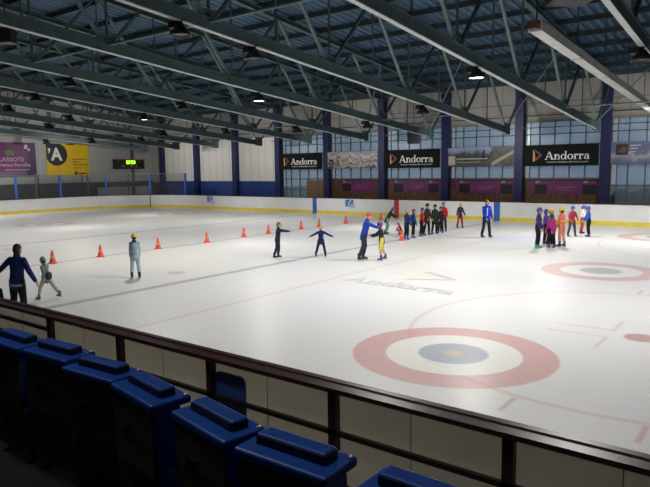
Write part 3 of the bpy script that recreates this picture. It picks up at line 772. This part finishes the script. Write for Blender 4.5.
# ------------------------------------------------------------------ people
FW = Vector((-.607,.795,0)).normalized(); RT = Vector((.795,.607,0)).normalized()
_pending = []
def rm(mb, name, material, parent, voxel, dec=None):
    o = mb.build(name, material, parent, True)
    m = o.modifiers.new('r', 'REMESH'); m.mode = 'VOXEL'; m.voxel_size = voxel; m.use_smooth_shade = True
    s = o.modifiers.new('s', 'SMOOTH'); s.factor = .5; s.iterations = 6
    if dec: d = o.modifiers.new('d', 'DECIMATE'); d.ratio = dec
    _pending.append(o); return o
def vdir(s, f, a): f, a = R(f), R(a); return Vector((s*math.sin(a), math.cos(a)*math.sin(f), -math.cos(a)*math.cos(f)))
HAIR = {'brown':(.05,.028,.015),'black':(.012,.010,.010),'blond':(.42,.30,.13),'ginger':(.16,.05,.02),'light':(.16,.10,.05)}
def person(label, loc, face, H, jacket, trousers, head, arms=((5,12,20,8),(5,12,20,8)), legs=((4,4,-6,3),(-2,4,-10,3)),
           lean=4, kid=True, boots=(.015,.015,.02), extra=(), shorts=None, turn=0, sleeves=True, longcoat=False, group=None, hood=None):
    d = FW*math.cos(R(face)) + RT*math.sin(R(face))
    root = thing('person', label, 'person', (loc[0], loc[1], 0), math.atan2(-d.x, d.y), group)
    hs = 1.16 if kid else 1.0
    S = H/(1.035 + (hs-1)*.13)
    hip = Vector((0,0,0)); thigh, shin = .235*S, .235*S
    J = {}
    for s, key, L in ((-1,'l',legs[0]), (1,'r',legs[1])):
        h = Vector((s*.052*S,0,0)); k = h + vdir(s, L[0], L[1])*thigh; an = k + vdir(s, L[2], L[3])*shin
        J[key] = (h, k, an)
    foot = .085*S
    low = min(J['l'][2].z, J['r'][2].z)
    up = Vector((0,0,foot-low))
    for k in 'lr': J[k] = tuple(p + up for p in J[k])
    hip = up.copy()
    Rl = Matrix.Rotation(-R(lean), 3, 'X')
    def T(x, y, z): return hip + Rl @ Vector((x*S, y*S, z*S))
    neck, headc = T(0,.005,.325), T(0,.012+.0012*lean,.405+.012*(hs-1)*5)
    sw = .085 if kid else .098
    sh = {'l': T(-sw,0,.272), 'r': T(sw,0,.272)}
    A = {}
    for s, key, L in ((-1,'l',arms[0]), (1,'r',arms[1])):
        e = sh[key] + vdir(s, L[0], L[1])*.165*S; w = e + vdir(s, L[2], L[3])*.145*S
        A[key] = (sh[key], e, w, vdir(s, L[2], L[3]))
    # body: one continuous skin surface
    kw = .87 if kid else 1.0
    b = MB()
    b.tube([T(0,0,-.03),T(0,0,.06),T(0,.005,.14),T(0,.005,.22),T(0,0,.285),T(0,0,.315)], [(.085*S*kw,.06*S),(.082*S*kw,.058*S),(.072*S*kw,.05*S),(.086*S*kw,.058*S),(.082*S*kw,.05*S),(.04*S,.035*S)], 16)
    b.tube([T(0,0,.30), headc - Vector((0,0,.03*S))], [.032*S,.029*S], 10)
    hr = (.046*S*hs, .056*S*hs, .066*S*hs); Hm = Matrix.Rotation(R(turn), 3, 'Z')
    b.ball(headc, hr, 16, 12, Hm)
    b.ball(headc + Hm @ Vector((0,.018*S*hs,-.034*S*hs)), (.033*S*hs,.036*S*hs,.034*S*hs), 12, 8, Hm)          # jaw
    b.tube([headc + Hm @ Vector((0,.052*S*hs,.004*S)), headc + Hm @ Vector((0,.064*S*hs,-.016*S*hs))], [.006*S,.010*S], 8)   # nose
    for s in (-1,1): b.ball(headc + Hm @ Vector((s*.047*S*hs,-.002*S,-.004*S)), (.007*S,.014*S,.019*S), 8, 6, Hm)   # ears
    for k in 'lr':
        h, kn, an = J[k]
        b.tube([h, h.lerp(kn,.5), kn, kn.lerp(an,.35), an, an - Vector((0,0,foot*.45))], [.052*S,.045*S,.034*S,.035*S,.022*S,.022*S], 12)
        b.tube([an - Vector((0,.01*S,foot*.45)), an + Vector((0,.07*S,-foot*.5))], [.022*S,.020*S], 10)
        a0, e, w, dr_ = A[k]; s = -1 if k == 'l' else 1
        b.tube([a0, a0.lerp(e,.5), e, e.lerp(w,.4), w], [.033*S,.028*S,.022*S,.022*S,.016*S], 12)
        # hand: palm, four unequal curled fingers and a thumb leaving its side
        f_ = dr_.normalized(); sd = Vector((0,1,0)) - f_*f_.y
        if sd.length < .2: sd = Vector((0,0,1)) - f_*f_.z
        sd.normalize(); nn = f_.cross(sd) * (s)
        pal = w + f_*.028*S
        b.tube([w, pal, w + f_*.05*S], [(.013*S,.011*S),(.021*S,.011*S),(.021*S,.010*S)], 10, sd)
        for q, ln in enumerate((.040,.046,.043,.033)):
            base = w + f_*.050*S + sd*(.0155 - .0105*q)*S
            mid = base + f_*ln*.5*S - nn*.004*S; tip = mid + f_*ln*.42*S - nn*.014*S
            b.tube([base, mid, tip], [.0052*S,.0050*S,.0042*S], 8)
        tb = w + f_*.018*S + sd*.017*S
        b.tube([tb, tb + (f_*.6+sd*.8)*.022*S, tb + (f_*.9+sd*.62)*.042*S - nn*.006*S], [.0075*S,.0062*S,.005*S], 8)
    body = rm(b, 'body', M_skin, root, .0062*S/1.2, .35)
    for s in (-1,1):
        MB().ball(headc + Hm @ Vector((s*.018*S*hs,.0535*S*hs,.004*S)), .0055*S, 8, 6).build('eye', M_black, root, True)
    MB().tube([headc + Hm @ Vector((-.013*S,.0545*S*hs,-.036*S*hs)), headc + Hm @ Vector((.013*S,.0545*S*hs,-.036*S*hs))], [.0035*S,.0035*S], 6).build('mouth', mat('lips', (.30,.09,.08), .5), root, True)
    # jacket
    j = MB(); low_z = -.06 if not longcoat else -.13
    j.tube([T(0,0,low_z),T(0,0,.02),T(0,.004,.12),T(0,.006,.21),T(0,0,.28),T(0,0,.315)], [(.100*S*kw,.080*S),(.098*S*kw,.078*S),(.092*S*kw,.07*S),(.104*S*kw,.076*S),(.088*S*kw,.060*S),(.050*S,.045*S)], 16)
    j.tube([T(0,0,.30),T(0,.004,.335)], [.046*S,.044*S], 12)
    for k in 'lr':
        a0, e, w, dr_ = A[k]
        if sleeves: j.tube([a0, a0.lerp(e,.5), e, e.lerp(w,.5), w], [.041*S,.039*S,.036*S,.033*S,.028*S], 12)
        else: j.tube([a0, a0.lerp(e,.7)], [.046*S,.040*S], 12)
    rm(j, 'jacket', cloth(jacket), root, .012*S/1.2)
    if hood: rm(MB().ball(T(0,-.05,.31), (.06*S,.035*S,.05*S), 12, 8), 'hood', cloth(hood), root, .012)
    # trousers
    q = MB(); q.tube([T(0,0,.06),T(0,0,0),hip - Vector((0,0,.045*S))], [(.088*S,.068*S),(.09*S,.07*S),(.08*S,.06*S)], 16)
    for k in 'lr':
        h, kn, an = J[k]
        if shorts: q.tube([h, h.lerp(kn,.5), h.lerp(kn,.92)], [.060*S,.058*S,.056*S], 12)
        else: q.tube([h, h.lerp(kn,.5), kn, kn.lerp(an,.5), an + Vector((0,0,.012*S))], [.058*S,.053*S,.044*S,.042*S,.036*S], 12)
    rm(q, 'shorts' if shorts else 'trousers', cloth(trousers), root, .012*S/1.2)
    # skates
    for k in 'lr':
        an = J[k][2]; base = an.z - foot
        sk = MB()
        sk.tube([(an.x,an.y-.006*S,an.z+.045*S),(an.x,an.y,an.z),(an.x,an.y,base+.045*S)], [.036*S,.034*S,.034*S], 12)
        sk.tube([(an.x,an.y-.022*S,base+.046*S),(an.x,an.y+.04*S,base+.046*S),(an.x,an.y+.095*S,base+.040*S)], [(.030*S,.026*S),(.032*S,.026*S),(.026*S,.018*S)], 12)
        bt = rm(sk, 'skate_boot', mat('boot', boots, .4), root, .010)
        bl = MB(); bw = .004
        bl.prism([(an.x-bw,an.y-.055*S,base),(an.x-bw,an.y+.115*S,base),(an.x-bw,an.y+.125*S,base+.012*S),(an.x-bw,an.y+.09*S,base+.026*S),(an.x-bw,an.y-.03*S,base+.026*S)], (bw*2,0,0))
        bl.build('blade', M_blade, bt)
    # head wear or hair
    hk, hc = head
    if hk == 'hair' or hk == 'longhair':
        hmb = MB(); hmb.ball(headc + Hm @ Vector((0,-.008*S,.012*S)), (hr[0]*1.10,hr[1]*1.05,hr[2]*1.02), 16, 8, Hm, .02)
        hmb.ball(headc + Hm @ Vector((0,-.022*S,-.002*S)), (hr[0]*1.06,hr[1]*.86,hr[2]*.95), 14, 8, Hm)
        if hk == 'longhair': hmb.tube([headc + Hm @ Vector((0,-.04*S,0)), headc + Hm @ Vector((0,-.05*S,-.09*S))], [.045*S,.03*S], 10)
        rm(hmb, 'hair', mat('hair', HAIR[hc], .6, 0, .3, 30), root, .008)
    elif hk == 'helmet':
        hm = MB(); hm.ball(headc + Hm @ Vector((0,-.004*S,.010*S)), (hr[0]*1.24,hr[1]*1.22,hr[2]*1.16), 18, 8, Hm, .0)
        hm.tube([headc + Hm @ Vector((math.cos(a)*hr[0]*1.24, math.sin(a)*hr[1]*1.22-.004*S, .010*S)) for a in [2*PI*i/16 for i in range(17)]], [.007*S]*17, 6, (0,0,1))
        hl = hm.build('helmet', mat('helmet', hc, .3, 0, .08, 5), root, True)
        st = MB()
        for s in (-1,1): st.beam(headc + Hm @ Vector((s*hr[0]*1.05,0,.01*S)), headc + Hm @ Vector((s*.012*S,.012*S,-.072*S*hs)), .012*S, .004*S, (0,1,0))
        st.build('chin_strap', M_black, hl)
        vn = MB()
        for s in (-.5,0,.5): vn.tube([headc + Hm @ Vector((s*hr[0],a,.010*S+hr[2]*1.165*math.sqrt(max(0,1-(s/1.24)**2-(a/(hr[1]*1.22))**2)))) for a in (-.03*S*hs,0,.03*S*hs)], [.004*S]*3, 6)
        vn.build('vent', mat('helmet vent', tuple(v*.4 for v in hc), .5), hl)
        hb = MB().ball(headc + Hm @ Vector((0,-.022*S,-.008*S)), (hr[0]*1.03,hr[1]*.80,hr[2]*.85), 12, 8, Hm); hb.build('hair', mat('hair', HAIR['brown'], .6, 0, .3, 30), root, True)
    else:   # knitted hat
        hm = MB(); hm.ball(headc + Hm @ Vector((0,-.006*S,.012*S)), (hr[0]*1.12,hr[1]*1.10,hr[2]*1.18), 16, 8, Hm, .0)
        hm.ball(headc + Vector((0,0,hr[2]*1.32)), .016*S, 8, 6)
        rm(hm, 'hat', cloth(hc), root, .008)
    for ex in extra:
        k = ex[0]
        if k == 'hem': MB().tube([T(0,0,low_z-.012),T(0,0,low_z+.02)], [(.105*S*kw,.085*S),(.106*S*kw,.086*S)], 18, cap=False).build('jacket_hem', cloth(ex[1]), root, True)
        if k == 'backpack':
            bp_ = rm(MB().tube([T(0,-.095,.08),T(0,-.10,.16),T(0,-.09,.26)], [(.07*S,.045*S),(.075*S,.05*S),(.06*S,.035*S)], 14), 'backpack', cloth(ex[1]), root, .010)
        if k == 'bag': rm(MB().tube([T(.0,-.08,.0),T(.0,-.09,.09)], [(.085*S,.05*S),(.08*S,.045*S)], 14), 'waist_bag', cloth(ex[1]), root, .010)
        if k == 'stripes':
            st = MB()
            for s in (.035,):
                for i in range(5): st.beam(T(s,.083,.05+.045*i), T(s,.085,.082+.045*i), .028*S, .006, (0,1,0))
            st.build('chest_print', M_wht, root)
            st = MB()
            for k2 in 'lr':
                a0, e, w, dr_ = A[k2]; s = -1 if k2 == 'l' else 1
                st.beam(a0 + Vector((s*.05*S,0,0)), e + Vector((s*.040*S,0,0)), .018*S, .006, (1,0,0))
            st.build('sleeve_stripe', M_wht, root)
        if k == 'zip':
            MB().beam(T(0,.084,-.02), T(0,.070,.27), .014*S, .006, (0,1,0)).build('jacket_zip', cloth(ex[1]), root)
        if k == 'band':
            MB().tube([T(0,.004,.12),T(0,.004,.16)], [(.096*S*kw,.076*S),(.098*S*kw,.077*S)], 18, cap=False).build('jacket_band', cloth(ex[1]), root, True)
    return root

NAVY=(.014,.026,.125); DNAVY=(.014,.018,.045); BLK=(.010,.010,.012); BLUE=(.02,.06,.36); RED=(.38,.02,.03)
ORNG=(.75,.20,.12); PINK=(.40,.03,.20); YEL=(.80,.52,.02); HBLUE=(.03,.10,.42); GREEN=(.03,.16,.07); GREY=(.20,.22,.24)
relax = ((8,7,18,3),(8,7,18,3)); stand = ((3,4,-5,4),(1,4,-7,4)); fwd = ((78,6,84,2),(80,6,84,2))
stride = ((24,6,-4,6),(-18,8,-34,8)); crouch = ((95,12,-35,6),(100,12,-30,6))
person('man in navy jacket, back turned, arms held out, beside the near rail at left', (-13.84,6.62), 12, 1.80, NAVY, BLK, ('hair','black'), ((-5,48,5,52),(-5,30,10,26)), ((4,6,-4,6),(0,6,-8,6)), 5, False, BLK, (('hem',(.25,.27,.4)),))
person('small ginger haired child in black coat at the left edge beside the man in navy', (-14.05,6.25), 150, 1.00, BLK, BLK, ('hair','ginger'), relax, stand, 3, True, BLK, (('zip',(.6,.6,.6)),))
person('child in grey green top and pale trousers striding past the nearest cone', (-15.77,8.33), -70, 1.19, (.18,.24,.22), (.42,.42,.46), ('helmet',(.22,.28,.25)), ((-25,10,10,6),(25,10,50,6)), ((30,7,10,7),(-30,8,-36,8)), 8, True, (.10,.10,.13), (('bag',(.05,.04,.05)),))
person('child in pale blue ski suit with yellow helmet standing left of the third cone', (-16.52,11.66), -15, 1.44, (.34,.47,.52), (.36,.48,.55), ('helmet',YEL), ((5,5,14,3),(8,5,25,2)), stand, 3, True, BLK, (('backpack',(.30,.42,.50)),), hood=(.05,.07,.07))
person('child in dark navy with brown hair reaching both arms forward to the right', (-15.62,17.47), 85, 1.40, DNAVY, DNAVY, ('hair','light'), fwd, ((8,4,-6,4),(-8,4,-18,4)), 4, True, BLK)
person('child in navy with pale blond hair, arms spread wide and legs apart', (-14.37,18.57), 172, 1.27, (.014,.016,.09), (.016,.016,.06), ('hair','blond'), ((20,58,30,62),(20,60,35,66)), ((10,12,-8,10),(-2,14,-14,12)), 6, True, BLK)
person('tall skater in royal blue jacket and red hat reaching to a child in shorts', (-12.47,18.72), 88, 1.78, (.02,.045,.33), (.03,.03,.045), ('hat',(.50,.06,.06)), ((62,4,70,2),(66,4,72,2)), ((8,4,-12,4),(-6,4,-22,4)), 12, False, BLK)
person('child in black top and yellow shorts facing the tall skater in royal blue', (-11.95,19.12), -92, 1.44, (.022,.022,.03), (.60,.50,.08), ('helmet',(.05,.04,.14)), ((40,4,78,2),(44,4,80,2)), ((12,6,-4,6),(-8,6,-20,6)), 5, True, (.05,.06,.20), (), True)
person('skater in dark green top and pale green trousers bending down beside the farthest cone', (-16.45,26.85), 80, 1.50, (.020,.035,.035), (.13,.27,.21), ('helmet',HBLUE), ((45,4,50,2),(55,4,60,2)), ((14,5,-14,5),(-6,5,-24,5)), 26, True, BLK)
person('tiny child in red with blue helmet crouching in front of the bending skater', (-15.72,27.05), -85, .92, RED, (.40,.05,.05), ('helmet',HBLUE), ((50,12,30,4),(50,12,30,4)), crouch, 22, True, BLK)
grp = None
person('child with blond hair in blue jacket at the left front of the waiting group', (-14.42,25.28), 60, 1.47, (.015,.035,.15), BLK, ('hair','blond'), relax, stand, 2, True, (.05,.12,.35), (('zip',(.05,.08,.25)),))
person('child with brown hair in blue jacket beside the blond child in the waiting group', (-14.50,26.07), 80, 1.42, (.018,.05,.17), BLK, ('hair','brown'), relax, stand, 2, True, (.05,.12,.35), (('backpack',(.02,.05,.2)),))
person('child in red jacket with dark blue helmet, third from left in the waiting group', (-14.52,26.95), 100, 1.43, RED, BLK, ('helmet',(.03,.05,.20)), relax, ((8,5,-5,5),(-4,5,-10,5)), 3, True, (.05,.12,.35))
person('tallest dark clothed skater in the middle of the waiting group, brown jacket', (-14.55,27.55), 150, 1.62, (.028,.022,.018), BLK, ('helmet',BLK), ((10,12,40,-8),(10,12,40,-8)), ((3,6,-5,6),(1,6,-7,6)), 2, True, BLK)
person('skater in dark green black jacket right of the tallest one in the waiting group', (-14.42,28.15), 160, 1.54, (.012,.024,.022), BLK, ('helmet',(.02,.025,.03)), ((8,12,25,0),(8,12,25,0)), stand, 2, True, BLK, longcoat=True)
person('child in dark maroon and black, half hidden at the right of the waiting group', (-14.38,28.75), 200, 1.40, (.05,.012,.03), BLK, ('helmet',DNAVY), relax, stand, 2, True, (.03,.05,.25))
person('child in red jacket with big bright blue helmet, rightmost of the waiting group', (-14.52,29.35), 190, 1.60, RED, (.03,.03,.04), ('helmet',(.05,.16,.60)), ((12,14,45,-6),(12,14,45,-6)), stand, 2, True, (.03,.05,.25), (('backpack',BLK),))
person('child in navy jacket, red trousers and yellow hat alone near the far boards', (-14.73,31.84), 165, 1.43, (.025,.03,.06), (.30,.03,.04), ('hat',(.65,.42,.04)), ((10,18,30,10),(10,20,30,24)), ((4,7,-4,6),(0,7,-8,6)), 2, True, BLK)
person('man in bright blue jacket with white chest print and dark trousers, standing alone', (-11.63,28.08), 160, 1.84, (.012,.035,.42), (.016,.022,.022), ('hair','light'), ((10,8,35,-10),(10,8,35,-10)), ((6,6,-2,7),(0,7,-10,6)), 2, False, BLK, (('stripes',),))
person('child in navy purple jacket with pink hem and green skates in the right group', (-8.28,25.45), 120, 1.69, (.045,.035,.16), (.012,.012,.016), ('helmet',(.05,.07,.28)), relax, stand, 2, True, (.02,.38,.16), (('hem',(.5,.16,.26)),('band',(.10,.16,.30))))
person('child in violet jacket half hidden behind the one with green skates', (-8.50,27.05), 100, 1.52, (.10,.05,.32), BLK, ('helmet',(.08,.05,.30)), relax, stand, 2, True, BLK)
person('child in green jacket with yellow helmet inside the right group', (-8.18,26.75), 150, 1.57, (.02,.20,.09), BLK, ('helmet',YEL), relax, stand, 2, True, BLK, (('band',(.05,.15,.45)),))
person('child in magenta jacket and black trousers in front of the right group', (-7.80,25.72), -10, 1.45, PINK, BLK, ('helmet',(.06,.02,.08)), ((10,12,20,8),(15,14,30,6)), stand, 3, True, (.04,.04,.18))
person('child in salmon orange snow suit with yellow helmet in the right group', (-7.60,26.40), -30, 1.66, ORNG, (.72,.30,.22), ('helmet',YEL), relax, stand, 2, True, (.04,.045,.05), (('band',(.85,.45,.35)),))
person('child in red jacket, blue helmet and grey trousers behind the right group', (-8.30,30.45), 175, 1.49, (.36,.04,.05), (.06,.08,.11), ('helmet',HBLUE), ((20,18,50,-6),(14,18,40,-4)), ((6,8,-4,8),(0,8,-10,6)), 2, True, (.05,.05,.16))
person('child in white jacket and red trousers half hidden behind the one in blue at right', (-8.28,32.1), 120, 1.43, (.70,.71,.66), (.42,.06,.05), ('helmet',(.06,.07,.35)), ((30,10,50,4),(30,10,50,4)), stand, 4, True, BLK)
person('child in bright blue jacket, blue helmet and black trousers, farthest right on the ice', (-7.61,30.7), -80, 1.48, (.02,.09,.40), BLK, ('helmet',HBLUE), ((18,8,45,2),(18,8,45,2)), stand, 3, True, (.04,.05,.25))

# bake the remeshed body and clothing surfaces
bpy.context.view_layer.update(); dg = bpy.context.evaluated_depsgraph_get()
baked = [(o, bpy.data.meshes.new_from_object(o.evaluated_get(dg))) for o in _pending]
for o, me in baked:
    o.modifiers.clear(); o.data = me
    me.polygons.foreach_set('use_smooth', [True]*len(me.polygons))

# ------------------------------------------------------------------ light
def spot(loc, target, power, size, ang=150, col=(1,.97,.92)):  # used for the truss lamps and for the added fill spots
    l = bpy.data.lights.new('lamp', 'SPOT'); l.energy = power; l.spot_size = R(ang); l.spot_blend = .6; l.shadow_soft_size = size; l.color = col
    o = bpy.data.objects.new('lamp_and_fill_spot', l); C.objects.link(o); o.location = loc
    o.rotation_euler = (Vector(target)-Vector(loc)).to_track_quat('-Z','Y').to_euler(); return o
for ti, pw in ((2,2000),(3,1900),(5,1700),(7,1450),(9,1400),(11,1500)):
    for y in (14.6, 29.5) if ti != 11 else (20.6,):
        spot((TX[ti], y, zbot(y)-.62), (TX[ti]-.5, y, 0), pw, .30)
for ti in (3, 5, 8):
    spot((TX[ti], 20.6, zbot(20.6)-.63), (TX[ti], 20.6, 0), 1800, .30)
# unseen fill spots added to brighten the far wall and the end wall
for x in (-6, -16, -26, -36, -46):
    spot((x, 33.5, zbot(33.5)-.5), (x-1, 40, 3.6), 620, .30, 120)
for y in (20, 30):
    spot((-45.5, y, zbot(y)-.5), (XW, y+1, 4), 700, .30, 120)
# unseen dim fill spots added to light the seats and tiers
for x in (-7.5, -2.5): spot((x, 1.6, 9.3), (x, 2.0, 1), 420, .5, 120, (1,.95,.88))

w = bpy.data.worlds.new('World'); bpy.context.scene.world = w; w.use_nodes = True
nt = w.node_tree; bg = nt.nodes['Background']
sky = nt.nodes.new('ShaderNodeTexSky'); sky.sky_type = 'HOSEK_WILKIE'; sky.sun_direction = Vector((.3,-.6,.5)).normalized(); sky.turbidity = 6
mixn = nt.nodes.new('ShaderNodeMix'); mixn.data_type = 'RGBA'; mixn.inputs[0].default_value = .6
nt.links.new(sky.outputs[0], mixn.inputs[6]); mixn.inputs[7].default_value = (.50,.60,.70,1)
nt.links.new(mixn.outputs[2], bg.inputs[0]); bg.inputs[1].default_value = .75

# ------------------------------------------------------------------ camera
f, pit, rol, yaw, Hc = 611.4849, .1204, -.0132, -.6518, 3.3656
fw = Vector((math.sin(yaw)*math.cos(pit), math.cos(yaw)*math.cos(pit), -math.sin(pit)))
r0 = Vector((math.cos(yaw), -math.sin(yaw), 0)); u0 = r0.cross(fw)
r = math.cos(rol)*r0 + math.sin(rol)*u0; u = -math.sin(rol)*r0 + math.cos(rol)*u0
cam = bpy.data.cameras.new('Camera'); co = bpy.data.objects.new('Camera', cam); C.objects.link(co)
cam.sensor_width = 36; cam.lens = f/650*36; cam.clip_start = .05; cam.clip_end = 500
co.matrix_world = Matrix(((r.x,u.x,-fw.x,0),(r.y,u.y,-fw.y,0),(r.z,u.z,-fw.z,Hc),(0,0,0,1)))
sc = bpy.context.scene; sc.camera = co
sc.view_settings.view_transform = 'Standard'; sc.view_settings.look = 'None'; sc.view_settings.exposure = -.16
sc.cycles.max_bounces = 8; sc.cycles.diffuse_bounces = 4; sc.cycles.transparent_max_bounces = 12
sc.cycles.caustics_reflective = False; sc.cycles.caustics_refractive = False; sc.cycles.sample_clamp_indirect = 8
